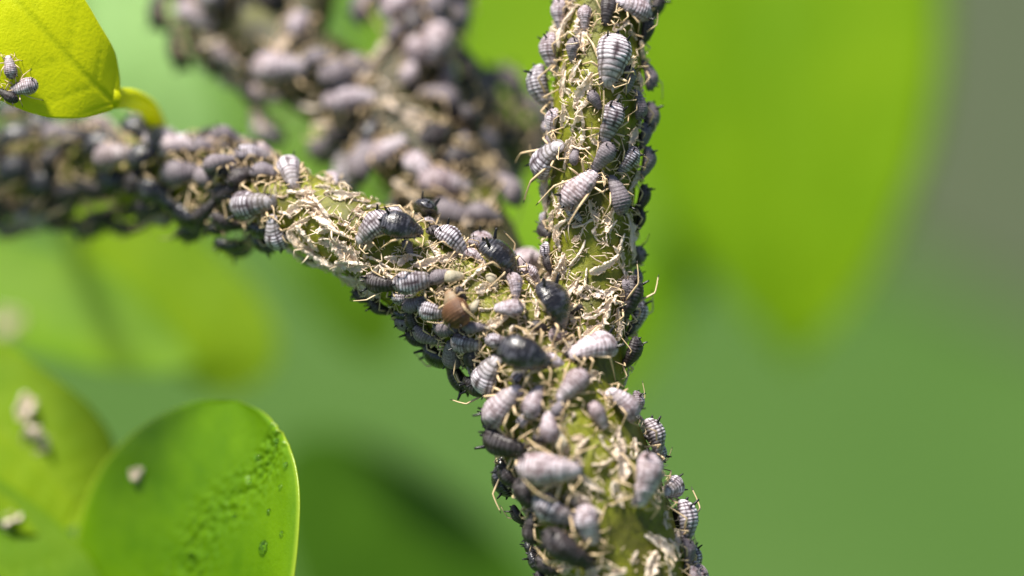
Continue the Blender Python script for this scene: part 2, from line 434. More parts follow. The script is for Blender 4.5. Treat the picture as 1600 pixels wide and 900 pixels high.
# the shrub behind: large leaves far out of focus
def shrub(name, label, base, leaves):
    root = bpy.data.objects.new(name, None); COL.objects.link(root)
    root.matrix_world = W @ Matrix.Translation(base)
    inv = np.array(root.matrix_world.inverted() @ W)
    tag(root, label, 'shrub')
    stem_pts = [base, base + Vector((0, 0, 1.5))]
    for axis, widths, face, mat, kw, lab in leaves:
        me, _ = leaf_mesh('leaf', axis, widths, face, mat, 40, 24, **kw)
        co = np.empty(len(me.vertices) * 3); me.vertices.foreach_get('co', co); co = co.reshape(-1, 3)
        me.vertices.foreach_set('co', (co @ inv[:3, :3].T + inv[:3, 3]).ravel()); me.update()
        o = link('leaf', me, root)
        if lab: o['label'] = lab
        A_ = L(*axis[0]); mid = (A_ + base) / 2 + Vector((0, .6, .6))
        v, f = tube(spline([tuple(base), tuple(mid), tuple(A_)], 8), list(np.linspace(.34, .16, 17)), 8)
        im = root.matrix_world.inverted() @ W
        link('stalk', mesh_from('stalk', [im @ Vector(q) for q in v], f, [mat]), root)
    return root
shrub('leafy_shrub', 'big bright green leaves hanging far behind the upright branch', L(1000, -1150, 33),
    [([(1130, -700, 29), (1150, -450, 28), (1175, -150, 27), (1205, 180, 26), (1230, 420, 25.5), (1240, 575, 25.5)], [(0, 0, 0), (.03, 90, 90), (.12, 290, 290), (.3, 470, 480), (.48, 470, 470), (.60, 420, 395), (.72, 320, 275), (.84, 190, 150), (.93, 85, 60), (1, 0, 0)], (.1, -1, .25), BRIGHT, dict(cup=.05, relief=.08, thick=.15, seed=2), 'broad bright leaf with its tip pointing down'),
     ([(760, -650, 33), (790, -400, 32), (840, -100, 31), (900, 220, 30), (935, 450, 29), (950, 640, 29)], [(0, 0, 0), (.05, 140, 140), (.2, 390, 390), (.45, 500, 500), (.65, 420, 420), (.82, 260, 260), (.94, 95, 95), (1, 0, 0)], (-.1, -1, .25), BRIGHT, dict(cup=.08, relief=.08, thick=.15, seed=4), 'second bright leaf seen between the two branches')])
shrub('leafy_shrub', 'dark green leaf at the bottom behind the thick lower stem', L(700, 2000, 20),
    [([(930, 1750, 25), (870, 1500, 24), (780, 1200, 23), (660, 950, 22.5), (450, 690, 22)], ELL(330, 330, .5), (-.1, -.8, .8), DEEP2, dict(cup=-.04, relief=.08, thick=.15, seed=7), None)])
shrub('leafy_shrub', 'dim green leaf behind the underside of the slanting branch', L(250, -500, 30),
    [([(330, -250, 26), (380, -50, 24), (450, 180, 22), (530, 380, 21), (600, 560, 21)], ELL(150, 150, .6), (.1, -1, .1), DEEP, dict(cup=.1, relief=.08, thick=.15, seed=17), None)])
shrub('leafy_shrub', 'pale green leaves behind the yellow leaf and the crowded twig', L(200, -900, 30),
    [([(180, -600, 28), (200, -350, 27), (230, -80, 26), (255, 120, 25), (270, 300, 25)], ELL(230, 210, .5), (-.1, -1, .3), PALEL, dict(cup=.05, relief=.08, thick=.15, seed=12), None)])

# ------------------------------------------------------------------ aphids
CAM_L = Vector((0, -DIST, 0))
def shape(W_, hd, hv, fat=0):
    pass
def body_mesh(kind, seed):
    r = np.random.default_rng(seed)
    nt, na = 84, 56
    u = np.linspace(0, math.pi, nt + 1); t = .5 - .5 * np.cos(u)
    Wd = {'banded': .28, 'pale': .285, 'grey': .275, 'darkband': .26, 'black': .305, 'brown': .36, 'cream': .27}[kind] * r.uniform(.88, 1.10)
    ab = dict(c=.345, a=.345); th = dict(c=.665, a=.215); hd = dict(c=.87, a=.13)
    if kind == 'black': ab = dict(c=.41, a=.41); th = dict(c=.75, a=.17); hd = dict(c=.90, a=.10)
    wt = {'black': .62, 'brown': .55}.get(kind, .74) * r.uniform(.96, 1.04); wh = {'black': .38, 'brown': .40}.get(kind, .56)
    e = lambda d: np.sqrt(np.clip(1 - ((t - d['c']) / d['a']) ** 2, 0, 1))
    p = 7
    w = ((Wd * e(ab) ** .85) ** p + (Wd * wt * e(th) ** .9) ** p + (Wd * wh * e(hd) ** .7) ** p) ** (1 / p)
    w[0] = w[-1] = 0
    tb = [.055, .115, .185, .26, .335, .41, .485, .565, .66, .755, .845]
    tb = [x + r.normal(0, .004) for x in tb]
    ang = np.linspace(-math.pi, math.pi, na, endpoint=False)      # 0 = back (dorsal)
    T, Aa = np.meshgrid(t, ang, indexing='ij')
    Nz = np.array([[noise.noise((a_t * 9 + seed, math.cos(a) * 1.6, math.sin(a) * 1.6 + seed * 3.1)) for a in ang] for a_t in t])
    Nf = np.array([[noise.noise((a_t * 30 + seed, math.cos(a) * 5, math.sin(a) * 5 + seed)) for a in ang] for a_t in t])
    Tw = T + Nz * .006 - .018 * (np.abs(Aa) / 1.5) ** 2
    sg = r.uniform(.013, .021)
    groove = sum(np.exp(-((Tw - b) / .010) ** 2) for b in tb)
    gw = sum(np.exp(-((Tw - b) / sg) ** 2) for b in tb)
    band = np.clip(1 - 1.15 * gw, 0, 1)
    aa = np.abs(Aa) + Nz * .10
    gap = lambda c, s, k=1: k * np.exp(-((aa - c) / s) ** 2)
    mid = np.clip((T - .16) / .08, 0, 1) * np.clip((.62 - T) / .06, 0, 1)
    if kind in ('banded', 'darkband'):
        wax = band * np.clip(1 - gap(0, .19) * mid - gap(.86, .12, .95) - gap(1.34, .09, .8), 0, 1)
        wax *= np.clip(r.uniform(.75, 1.1) + .8 * Nf + .7 * Nz, .1, 1.2)
        wax = np.where(T > .56, wax * .45, wax)
        wax *= np.clip(1.5 - np.abs(Aa) / 2.2, .3, 1)
        if kind == 'darkband': wax *= .6
    elif kind == 'pale':
        wax = (r.uniform(.12, .45) + .6 * band) * np.clip(1 - gap(0, .16, .6) * mid - gap(.55, .10, .5) - gap(.98, .14, .85) - gap(1.4, .1, .6), 0, 1) * (.95 + .9 * Nz + 1.1 * Nf)
    elif kind == 'grey':
        wax = (.35 + .4 * band) * (.85 + .9 * Nf) * np.clip(1 - gap(.9, .1, .4), 0, 1)
    elif kind == 'black':
        wax = np.where(T < .20, np.clip(np.sin(T * 115) * .9, 0, 1) * .8, .02 + .75 * np.clip(1.6 * Nz + 1.3 * Nf - .12, 0, 1))
    elif kind == 'brown':
        wax = .95 * band * np.clip(1 - gap(.45, .06, .8) - gap(.95, .07, .8), 0, 1) * (.55 + .9 * Nf)
    else:
        wax = .5 + .4 * Nz
    wax = np.clip(wax, 0, 1)
    gd = {'black': .040, 'brown': .085, 'cream': .03}.get(kind, .040)
    rad = w[:, None] * (1 - gd * groove + .030 * wax * (kind != 'black') + .035 * Nz + .012 * Nf)
    up = {'black': .74, 'brown': .74}.get(kind, .82); dn = .58
    Y = rad * np.sin(Aa); Z = np.where(np.cos(Aa) > 0, up, dn) * rad * np.cos(Aa)
    arch = -.10 * ((T - .42) ** 2) / .18
    # shrivelled flanks: a pressed line along each side
    Z = Z + arch; zc = .27
    X = T - .5
    V = np.stack([X, Y, Z + zc], -1).reshape(-1, 3)
    F = []
    for i in range(nt):
        for k in range(na):
            a, b = i * na + k, i * na + (k + 1) % na
            F.append((a, b, b + na, a + na))
    me = mesh_from('body', V, F, [MATS[kind]])
    for nm, val in (('wax', wax), ('along', T)):
        at = me.attributes.new(nm, 'FLOAT', 'POINT'); at.data.foreach_set('value', np.ascontiguousarray(val, dtype=np.float32).ravel())
    # anchor points
    def at_(tq, a):
        i = int(np.argmin(np.abs(t - tq))); k = int(np.argmin(np.abs(ang - a))); return Vector(V[i * na + k])
    return dict(mesh=me, horn=[at_(.15, s * .78) for s in (-1, 1)], eye=[at_(.90, s * 1.15) for s in (-1, 1)], ant=[at_(.96, s * .7) for s in (-1, 1)],
                tail=at_(.015, 0), hip=[[at_(tq, s * 1.95) for tq in (.79, .70, .60)] for s in (-1, 1)], W=Wd)
PROTO = {}
for kind, n in (('banded', 6), ('pale', 6), ('grey', 4), ('darkband', 3), ('black', 3), ('brown', 1), ('cream', 1)):
    PROTO[kind] = [body_mesh(kind, 11 * (i + 1) + len(kind)) for i in range(n)]
# small shared parts, built at the origin
def cone_mesh(name, L_, r0, r1, mat, bend=.15, n=8):
    P = [Vector((-L_ * k / 5, 0, bend * L_ * (k / 5) ** 2)) for k in range(6)]
    rr = [r0 + (r1 - r0) * (k / 5) for k in range(6)]
    v, f = tube(P, rr, n); return mesh_from(name, v, f, [mat])
HORN_ME = cone_mesh('cornicle', .15, .030, .016, HORN)
TAIL_ME = cone_mesh('cauda', .075, .040, .016, HORN, .3)
def ball_mesh(name, r, mat):
    V = []; F = []
    for i in range(7):
        a = math.pi * i / 6
        for k in range(10):
            b = 2 * math.pi * k / 10; V.append((r * math.sin(a) * math.cos(b), r * math.sin(a) * math.sin(b), r * math.cos(a)))
    for i in range(6):
        for k in range(10):
            F.append((i * 10 + k, (i + 1) * 10 + k, (i + 1) * 10 + (k + 1) % 10, i * 10 + (k + 1) % 10))
    return mesh_from(name, V, F, [mat])
EYE_ME = ball_mesh('eye', .026, EYE)

def frame_at(p, n, ang, size, tilt=0., roll=0., away=False):
    """frame standing on p with normal n, heading ang degrees as seen (0 = to the side, 90 = up)"""
    h = Vector((0, 1, 0)) if away else Vector((math.cos(R(ang)), 0, math.sin(R(ang))))
    x = h - n * h.dot(n)
    if x.length < .15: x = Vector((0, 0, -1)) - n * (-n.z)
    x.normalize(); y = n.cross(x)
    M = Matrix((x, y, n)).transposed().to_4x4()
    return Matrix.Translation(p) @ M @ Matrix.Rotation(tilt, 4, 'Y') @ Matrix.Rotation(roll, 4, 'X') @ Matrix.Scale(size, 4)

def surf(px, py, bvh, h=0., front=True):
    """surface point and normal so that a point h above it is seen at (px, py)"""
    qx, qy = px, py; best = None
    for it in range(5):
        d = (L(qx, qy, 0) - CAM_L).normalized()
        hit = bvh.ray_cast(CAM_L, d)
        if hit[0] is None:
            bd = 1e9
            for s in np.linspace(-1.6, 7.5, 46):
                q = CAM_L + d * ((DIST + s) / d.y); r_ = bvh.find_nearest(q)
                if r_[0] is not None and r_[3] < bd: bd = r_[3]; hit = r_
        p, n = hit[0], hit[1].normalized()
        ex, ey = to_px(p + n * h)
        err = math.hypot(px - ex, py - ey)
        if best is None or err < best[0]: best = (err, p.copy(), n.copy())
        qx += (px - ex) * .8; qy += (py - ey) * .8
    return best[1], best[2]

ALL = []      # (kind, size, layout centre, root, info)
def add_leg(root, M, Mi, bvh, hip, foot_xy, size, raised, rr):
    hip = Vector(hip)
    side = 1 if hip.y > 0 else -1
    if raised:
        foot = Vector((foot_xy[0] - .25, foot_xy[1] * .9, rr.uniform(.25, .62)))
    else:
        f0 = M @ Vector((foot_xy[0], foot_xy[1], .55)); dn = (M.to_3x3() @ Vector((0, 0, -1))).normalized()
        hit = bvh.ray_cast(f0, dn, size * 1.25)
        foot = (Mi @ hit[0]) if hit[0] is not None else Vector((foot_xy[0] * .85, foot_xy[1] * .8, -.12))
    foot.z = max(foot.z, -.5)
    mid = hip.lerp(foot, .46)
    knee = mid + Vector((rr.uniform(-.03, .03), side * .04, .17 + .06 * rr.random()))
    if knee.z < hip.z + .06: knee.z = hip.z + .06
    d = (foot - knee); heel = foot; tip = foot + Vector((d.x, d.y, 0)).normalized() * .07 if not raised else foot + d.normalized() * .08
    pts = [hip, hip.lerp(knee, .35), hip.lerp(knee, .75), knee, knee.lerp(heel, .15) + Vector((0, 0, .01)), knee.lerp(heel, .6) + Vector((0, 0, .012)), heel, tip]
    q = .9 + .25 * rr.random()
    rad = [.014 * q, .024 * q, .024 * q, .019 * q, .016 * q, .0135 * q, .012, .008]
    v, f = tube(pts, rad, 6)
    fm = [1 if i >= 36 else 0 for i in range(len(f))]; fm[-2] = 0
    link('leg', mesh_from('leg', v, f, [LEG, LEGTIP], fmat=fm), root)

def aphid(px, py, length, ang, kind, bvh=None, lift=0., tilt=None, label=None, branch=None, away=False, raise_=.10, full=True, at=None, roll=None, legs=True):
    bvh = bvh or BVH_M
    rr = random.Random(int(px * 31 + py * 17 + length))
    size0 = length / 100.
    if at is None: p, n = surf(px, py, bvh, .30 * size0)
    else: p, n = at
    size = size0 * (DIST + p.y) / DIST
    pr = rr.choice(PROTO[kind])
    if tilt is None: tilt = R(rr.uniform(3, 15))
    M = frame_at(p + n * (lift - .015), n, ang, size, tilt, R(rr.uniform(-9, 9)) if roll is None else R(roll), away)
    Mi = M.inverted()
    root = bpy.data.objects.new('aphid', None); COL.objects.link(root); root.matrix_world = W @ M
    root.empty_display_size = .1
    b = link('body', pr['mesh'], root)
    b.scale = (1, rr.uniform(.93, 1.08), rr.uniform(.93, 1.07))
    for s, hp in zip((-1, 1), pr['horn']):
        o = link('cornicle', HORN_ME, root); o.location = hp * .99
        o.rotation_euler = (0, R(rr.uniform(28, 48)), R(-s * rr.uniform(16, 34)))
        k = rr.uniform(.8, 1.25) * (1.15 if kind in ('black', 'darkband') else 1); o.scale = (k, k, k)
        if kind == 'cream': o.scale = (.4, .4, .4)
    if legs:
        for si, s in enumerate((-1, 1)):
            for li, (fx, fy) in enumerate(((.60, .34), (.18, .50), (-.42, .46))):
                hip = pr['hip'][si][li]
                ff = (fx + rr.uniform(-.12, .10), s * (fy + rr.uniform(-.10, .10)) * math.copysign(1, 1))
                add_leg(root, M, Mi, bvh, (hip.x, math.copysign(abs(hip.y), s), hip.z + .02), (ff[0], ff[1]), size, li == 2 and rr.random() < raise_, rr)
    if full:
        o = link('cauda', TAIL_ME, root); o.location = pr['tail'] + Vector((.012, 0, -.005)); o.rotation_euler = (0, R(15), 0)
        for s, ep in zip((-1, 1), pr['eye']): o = link('eye', EYE_ME, root); o.location = ep
        for s, ap in zip((-1, 1), pr['ant']):
            s = 1 if ap.y > 0 else -1
            a1 = ap + Vector((.06, s * .05, .03)); a2 = ap + Vector((.02 + rr.uniform(-.1, .15), s * (.20 + rr.random() * .1), .07)); a3 = ap + Vector((-.30 + rr.uniform(-.15, .3), s * (.30 + rr.random() * .12), .05 + rr.uniform(-.05, .12)))
            v, f = tube([ap, a1, a1.lerp(a2, .5), a2, a2.lerp(a3, .5) + Vector((0, 0, .03)), a3], [.014, .013, .011, .0105, .010, .007], 5)
            fm = [1 if i >= 20 else 0 for i in range(len(f))]; fm[-2] = 0
            link('antenna', mesh_from('antenna', v, f, [LEG, LEGTIP], fmat=fm), root)
    c = M @ Vector((0, 0, .27)); ALL.append(dict(o=root, kind=kind, size=size, c=c, label=label, branch=branch, what='aphid', px=to_px(c)))
    return root

# ---- cast skins
def skin_proto(seed):
    """an empty papery skin: a shrunken husk gaping open along the back with ragged lips, six limp legs"""
    r = random.Random(seed); V = []; F = []
    nt, na = 34, 17; bend = r.uniform(-.16, .16); tw = r.uniform(-1.4, 1.4); wd = r.uniform(.115, .175); sag = r.uniform(-.02, .12)
    for i in range(nt + 1):
        t = i / nt
        w = wd * (.34 + .66 * math.sin(math.pi * min(1, max(0, t ** .8))) ** .7) * (1 - .25 * t)
        gape = 1.0 + 1.5 * math.sin(math.pi * min(1, t * 1.1)) ** 1.5 * r.uniform(.75, 1.1)     # how far the back stands open
        fl = .70 + .35 * noise.noise((t * 3.3, seed * 2.7, 4))
        for k in range(na):
            f_ = k / (na - 1) * 2 - 1
            a = math.pi + f_ * (math.pi - gape * .5)
            ca, sa = math.cos(a), math.sin(a)
            rr_ = w * (1 + .60 * noise.noise((t * 6 + seed * 1.7, ca * 1.4, sa * 1.4)) + .36 * noise.noise((t * 17 + seed, ca * 3, sa * 3)) + .16 * noise.noise((t * 44 + seed, ca * 6, sa * 6)))
            if k in (0, na - 1): rr_ *= r.uniform(.75, 1.5)
            y, z = rr_ * sa * 1.1, rr_ * ca * fl
            y, z = y * math.cos(tw * t) - z * math.sin(tw * t), y * math.sin(tw * t) + z * math.cos(tw * t)
            V.append((t - .5 + .04 * noise.noise((t * 9, ca + seed, sa)), y + bend * math.sin(t * math.pi), .10 + z + sag * math.sin(t * math.pi)))
    for i in range(nt):
        for k in range(na - 1):
            a = i * na + k; F.append((a, a + 1, a + 1 + na, a + na))
    F.append(tuple(range(na - 1, -1, -1))); F.append(tuple(range(nt * na, nt * na + na)))
    shell = mesh_from('shell', V, F, [SKIN])
    legs = []
    for s in (-1, 1):
        for x in (.34, .16, -.02):
            h = Vector((x, s * .07, .08)); k = h + Vector((r.uniform(-.16, .18), s * r.uniform(.12, .22), r.uniform(.0, .16)))
            e = k + Vector((r.uniform(-.34, .16), s * r.uniform(.0, .22), -.18))
            q = r.uniform(.7, 1.0)
            v, f = tube([h, h.lerp(k, .5), k, k.lerp(e, .5), e], [.020 * q, .028 * q, .022 * q, .017 * q, .008], 5)
            legs.append(mesh_from('leg', v, f, [SKINLEG]))
    return shell, legs
SKINS = [skin_proto(s) for s in range(14)]
def cast_skin(px, py, length, ang, bvh=None, lift=0., label=None, branch=None, tilt=None, at=None, full=True, fat=1.):
    bvh = bvh or BVH_M; rr = random.Random(int(px * 13 + py * 7)); size0 = length / 100
    p, n = at if at else surf(px, py, bvh, .10 * size0)
    size = size0 * (DIST + p.y) / DIST
    M = frame_at(p + n * lift, n, ang, size, R(rr.uniform(-10, 14)) if tilt is None else R(tilt), R(rr.uniform(-50, 50)))
    root = bpy.data.objects.new('cast_skin', None); COL.objects.link(root); root.matrix_world = W @ M
    sh, lg = rr.choice(SKINS)
    o = link('shell', sh, root); k = rr.uniform(.75, 1.15) * fat; o.scale = (1, k, k)
    if full:
        for q in lg:
            if rr.random() < .85:
                l_ = link('leg', q, root); l_.rotation_euler = (R(rr.uniform(-18, 18)), R(rr.uniform(-14, 14)), R(rr.uniform(-16, 16)))
    c = M @ Vector((0, 0, .1)); ALL.append(dict(o=root, kind='skin', size=size, c=c, label=label, branch=branch, what='skin', px=to_px(c)))
    return root

HERO = [
 # upright branch
 (840,132,78,-48,'banded',dict(label="banded aphid hanging out over the upright branch's inner edge, tail raised", tilt=.35)), (962,90,86,-104,'banded',dict(label='largest banded aphid on the upright branch, head-down near the top')), (957,188,70,-107,'banded',dict(label='banded head-down aphid below the largest banded one on upright branch')), (943,243,52,-122,'grey',{}), (986,250,52,-122,'banded',{}),
 (848,250,78,22,'banded',dict(label='banded aphid jutting sideways from the upright branch, hind legs hanging free', raise_=1)), (902,297,80,50,'pale',dict(label='plump whitish aphid pointing up at mid height of the upright branch', raise_=.6)), (968,306,66,106,'grey',{}), (1003,165,48,112,'grey',{}), (1026,120,52,80,'grey',{}),
 (1012,255,56,-100,'grey',{}), (1008,212,44,-80,'grey',{}), (1000,12,64,170,'pale',{}), (1012,46,52,-90,'darkband',{}), (1016,312,50,-95,'darkband',{}), (1002,345,44,-80,'darkband',{}),
 (950,12,50,-100,'darkband',{}), (893,75,42,-95,'grey',{}), (913,25,40,-90,'pale',{}), (870,20,50,-80,'pale',{}), (930,155,34,-60,'grey',{}), (897,245,30,80,'grey',{}),
 (993,462,72,-112,'darkband',dict(label="dark aphid clinging to the upright branch's outer edge, leg raised", raise_=1)), (978,452,36,-50,'grey',dict(lift=.06)), (856,215,36,140,'grey',{}), (985,120,44,-100,'grey',{}), (858,90,40,-95,'grey',{}),
 # fork
 (864,476,86,-71,'black',dict(label='large glossy black aphid head-down in the crotch of the fork', lift=.10,tilt=.12)), (812,558,90,-20,'black',dict(label='large dark aphid with round highlight perched just below the fork', lift=.22,tilt=.05)), (932,545,82,203,'pale',dict(label='large pale aphid lying sideways at the outer side of the fork', lift=.03)), (898,597,66,228,'pale',{}),
 (755,590,72,48,'banded',{}), (780,636,84,38,'pale',dict(label='plump lavender aphid below the dark rounded one under the fork', lift=.06)), (833,627,58,84,'pale',{}), (856,668,52,98,'pale',{}), (937,645,48,-62,'pale',{}),
 (980,630,66,146,'pale',{}), (1024,682,70,212,'banded',{}), (1046,692,52,190,'banded',{}), (1012,745,88,-106,'pale',dict(label="large pale head-down aphid by the lower stem's outer edge", lift=.04)), (1052,762,60,196,'banded',{}),
 (1091,812,78,-102,'banded',{}), (1078,862,48,-80,'grey',{}), (1092,895,60,20,'pale',{}), (850,733,102,-2,'pale',dict(label='longest pale aphid, lying crosswise on the thick lower stem', lift=.05)), (862,796,78,-26,'banded',{}), (918,820,68,-78,'pale',{}),
 (878,858,96,-36,'darkband',dict(label='big dark brown aphid near the bottom of the lower stem', lift=.05)), (816,776,62,-50,'darkband',{}), (780,692,84,-6,'darkband',{}), (702,592,74,98,'darkband',{}), (665,582,70,30,'black',{}), (640,548,60,30,'darkband',{}),
 (782,748,66,70,'black',{}), (826,830,56,60,'darkband',{}), (875,690,36,100,'cream',{}), (872,636,34,60,'grey',{}),
 # slanting branch
 (626,358,72,-12,'black',dict(label='fat black aphid sitting on a banded one on the slanting branch', lift=.22,tilt=.05)), (667,322,66,0,'black',dict(label='black aphid seen from behind, two black horns up, atop slanting branch', lift=.02,away=True,tilt=.5)), (583,356,68,222,'banded',dict(lift=.05)), (704,372,66,-44,'banded',dict(tilt=.3)),
 (645,438,68,8,'banded',dict(label='bright banded aphid followed by a grey one on slanting branch', lift=.05)), (686,430,44,14,'grey',{}), (590,446,60,4,'darkband',{}), (712,482,66,125,'brown',dict(label='swollen reddish brown aphid, the only brown one, near the fork', lift=.08)), (672,486,50,-8,'banded',{}), (645,478,46,30,'grey',{}), (627,510,52,40,'grey',dict(away=True,tilt=.3)),
 (664,527,54,-12,'grey',{}), (695,516,48,4,'grey',{}), (722,540,52,2,'banded',{}), (782,402,84,-40,'black',dict(label='large black aphid deep in the gap between the two branches', lift=.05)), (765,372,56,0,'pale',{}),
 (741,396,34,-30,'pale',{}), (708,430,36,10,'cream',{}), (771,437,30,-60,'cream',{}), (803,445,46,-92,'pale',dict(label='small pale head-down aphid beside the black one in the fork gap', lift=.06)), (796,480,48,176,'pale',dict(label='small smooth lavender aphid lying sideways above the fork', lift=.05)), (742,478,26,60,'cream',{}),
 (386,320,80,8,'banded',dict(label='large striped aphid lying lengthwise on the slanting branch', tilt=.15)), (427,370,60,82,'banded',{}), (287,222,58,-40,'banded',dict(away=True,tilt=.3)), (317,272,60,0,'grey',dict(away=True,tilt=.3)), (452,262,64,-80,'banded',{}), (412,265,54,-8,'grey',{}),
 (416,232,56,0,'pale',{}), (375,272,56,30,'darkband',{}), (345,300,52,10,'darkband',{}), (400,390,56,80,'black',{}), (340,365,56,70,'black',{}), (365,255,40,60,'pale',{}),
 (340,218,50,10,'pale',{}), (268,172,52,80,'pale',{}), (255,342,60,0,'pale',dict(away=True)), (590,490,50,40,'darkband',{}), (563,472,46,20,'darkband',{}),
 (700,560,54,60,'grey',{}), (738,512,40,0,'grey',{}), (735,560,44,80,'darkband',{}), (640,500,40,80,'darkband',{}),
]
for h in HERO: aphid(*h[:5], **h[5])
for px, py, ln, an, kd, lf in ((145, 372, 70, 70, 'black', .25), (100, 352, 66, 40, 'darkband', .2), (52, 335, 70, 20, 'grey', .15), (205, 335, 64, 50, 'darkband', .2), (170, 345, 60, 100, 'black', .2), (20, 365, 64, 60, 'grey', .3), (300, 352, 60, 70, 'black', .2), (235, 320, 60, 20, 'darkband', .1), (160, 205, 66, 10, 'pale', .1), (95, 215, 60, -10, 'grey', .15), (60, 205, 56, 160, 'darkband', .15), (320, 330, 56, 40, 'darkband', .1)):
    aphid(px, py, ln, an, kd, lift=lf, full=False)
HERO_T = [(432,104,92,0,'pale'), (540,156,84,8,'pale'), (350,88,58,-30,'pale'), (300,24,70,-30,'pale'), (470,32,70,70,'pale'), (600,236,66,30,'pale'), (652,262,74,-40,'pale'), (690,286,84,-6,'pale'),
 (655,66,70,70,'pale'), (620,42,56,80,'grey'), (690,60,96,62,'pale'), (700,120,62,70,'pale'), (640,110,50,60,'pale'), (560,100,60,-10,'grey'), (500,95,60,0,'grey'), (380,150,60,170,'grey'), (410,150,54,0,'pale'), (350,150,56,20,'pale'),
 (720,20,80,60,'grey'), (730,180,66,20,'darkband'), (770,170,66,-10,'darkband'), (760,230,70,10,'grey'), (800,225,60,-30,'darkband'), (720,240,60,30,'darkband'), (700,330,70,-20,'grey'), (755,330,60,0,'grey'), (575,210,54,70,'black'), (530,215,60,10,'darkband')]
for px, py, ln, an, kd in HERO_T: aphid(px, py, ln, an, kd, bvh=BVH_T, full=False)
# two aphids on the yellow leaf
aphid(40, 137, 46, 195, 'pale', bvh=BVH_Y, label='pale aphid with black horns standing on the yellow leaf')
aphid(16, 106, 38, 100, 'pale', bvh=BVH_Y, label='small pale aphid higher on the yellow leaf')
aphid(14, 150, 36, 150, 'darkband', bvh=BVH_Y, label='dark little aphid at the lower edge of the yellow leaf')

SK = [(866,62,84,-84),(884,45,80,-94),(905,52,70,-80),(914,142,74,65),(907,198,70,84),(850,302,66,88),(880,360,58,42),(942,345,62,52),(957,362,48,70),(900,394,56,60),
 (984,362,78,84),(976,385,50,100),(872,416,60,40),(945,412,66,30),(966,402,50,130),(858,432,50,80),(906,440,56,70),(978,438,50,110),(942,500,92,52),(972,474,60,2),(967,508,62,86),(928,492,50,20),
 (822,494,66,-84),(736,430,64,50),(752,412,44,80),(776,504,50,24),(828,528,44,60),(900,505,40,-50),(856,545,40,30),(505,348,86,-32),(470,384,74,-40),(508,410,76,-34),(535,432,70,-30),(482,312,58,-40),(536,300,66,-8),
 (590,410,66,-20),(612,424,58,-30),(455,222,92,-25),(350,250,62,70),(350,338,56,-20),(548,446,64,-38),(560,415,50,20),(668,404,56,20),(552,330,40,60),(950,702,60,-56),(968,728,66,-86),(926,755,60,-36),
 (880,700,44,-60),(907,700,50,60),(920,788,66,-40),(967,772,52,-70),(1032,856,78,-34),(1020,884,60,60),(946,890,76,4),(888,888,50,20),(744,712,56,10),(1010,664,50,100),(990,700,40,70),(560,312,46,-30),(620,398,50,10),
 (700,402,40,30),(845,395,44,70),(862,345,40,60),(925,330,44,110),(890,230,40,70),(880,130,50,80),(900,110,44,60),(878,180,46,80),(842,90,40,80),(965,440,40,20),(930,455,44,150),(890,540,44,60),(760,450,44,20),(690,455,36,40),
 (985,590,40,100),(940,720,40,20),(865,760,40,10),(900,740,36,60),(830,700,46,10),(520,380,60,-10),(470,350,56,30),(515,410,64,-20),(575,455,50,-40),(470,325,60,10),(500,322,64,-50),(525,340,60,-20),(550,362,66,-30),(520,365,70,-10),(480,372,64,-60),(540,395,70,-40),(566,388,56,10),(500,425,60,-35),(555,440,56,-20),(575,425,60,40),(470,300,56,-20),(570,340,50,-40),(545,412,60,15),(465,398,60,-40),(600,440,52,-10),(640,408,50,20),(890,455,54,60),(955,455,50,30),(925,520,54,40),(880,415,50,100),(912,350,46,20),(870,375,44,120)]
for px, py, ln, an in SK: cast_skin(px, py, ln * .84, an)
for px, py, ln, an, bv, lab in ((215,738,34,20,BVH_N,'small pale cast skin lying on the glossy rounded leaf'), (42,640,62,80,BVH_L3,'larger whitish cast skin on the blurred yellowish leaf'), (62,682,58,-40,BVH_L3,'whitish cast skin just below the larger one on the yellowish leaf'),
      (14,810,44,40,BVH_L4,'pale cast skin on the blurred leaf in the bottom corner'), (16,512,60,60,BVH_L1,'pale cast skin on the blurred pointed leaf')):
    cast_skin(px, py, ln * .8, an, bvh=bv, label=lab, fat=2.2)

for px, py, ln, an in ((330, 60, 70, 20), (365, 110, 66, -40), (450, 60, 70, 60), (520, 190, 70, 10), (560, 130, 74, 70), (610, 150, 80, -70), (590, 90, 66, 50), (700, 90, 80, 60), (660, 190, 70, -50), (640, 300, 66, -30), (480, 165, 60, 10), (745, 335, 70, 60), (715, 150, 60, 40)):
    cast_skin(px, py, ln * .95, an, bvh=BVH_T, lift=.02)
# fillers: crowd the sides that the picture shows crowded
CENT = {k: centre(v, 6) for k, v in dict(upright=UPRIGHT, lower=LOWER, slant=SLANT).items()}
CENT_T = {k: centre(v, 6) for k, v in dict(twig=TWIG_A, spur=TWIG_B, dark=TWIG_C, top=TWIG_D).items()}
def branch_of(c, cents):
    return min(((min((c - p).length - r for p, r in v), k) for k, v in cents.items()))[1]
def faces_pick(co, tris, n, r):
    T = np.array([t[:3] for t in tris]); P = co[T]
    a = np.linalg.norm(np.cross(P[:, 1] - P[:, 0], P[:, 2] - P[:, 0]), axis=1)
    idx = r.choice(len(T), n, p=a / a.sum()); w = r.dirichlet((1, 1, 1), n)
    return (P[idx] * w[:, :, None]).sum(1)
def free(c, size, k=.62):
    return all((c - q['c']).length > k * (.5 * size + .5 * q['size']) for q in ALL)
BARE = [(965, 810, 75, 62), (960, 585, 34, 40), (545, 325, 34, 28), (930, 430, 30, 30), (985, 760, 30, 40)]
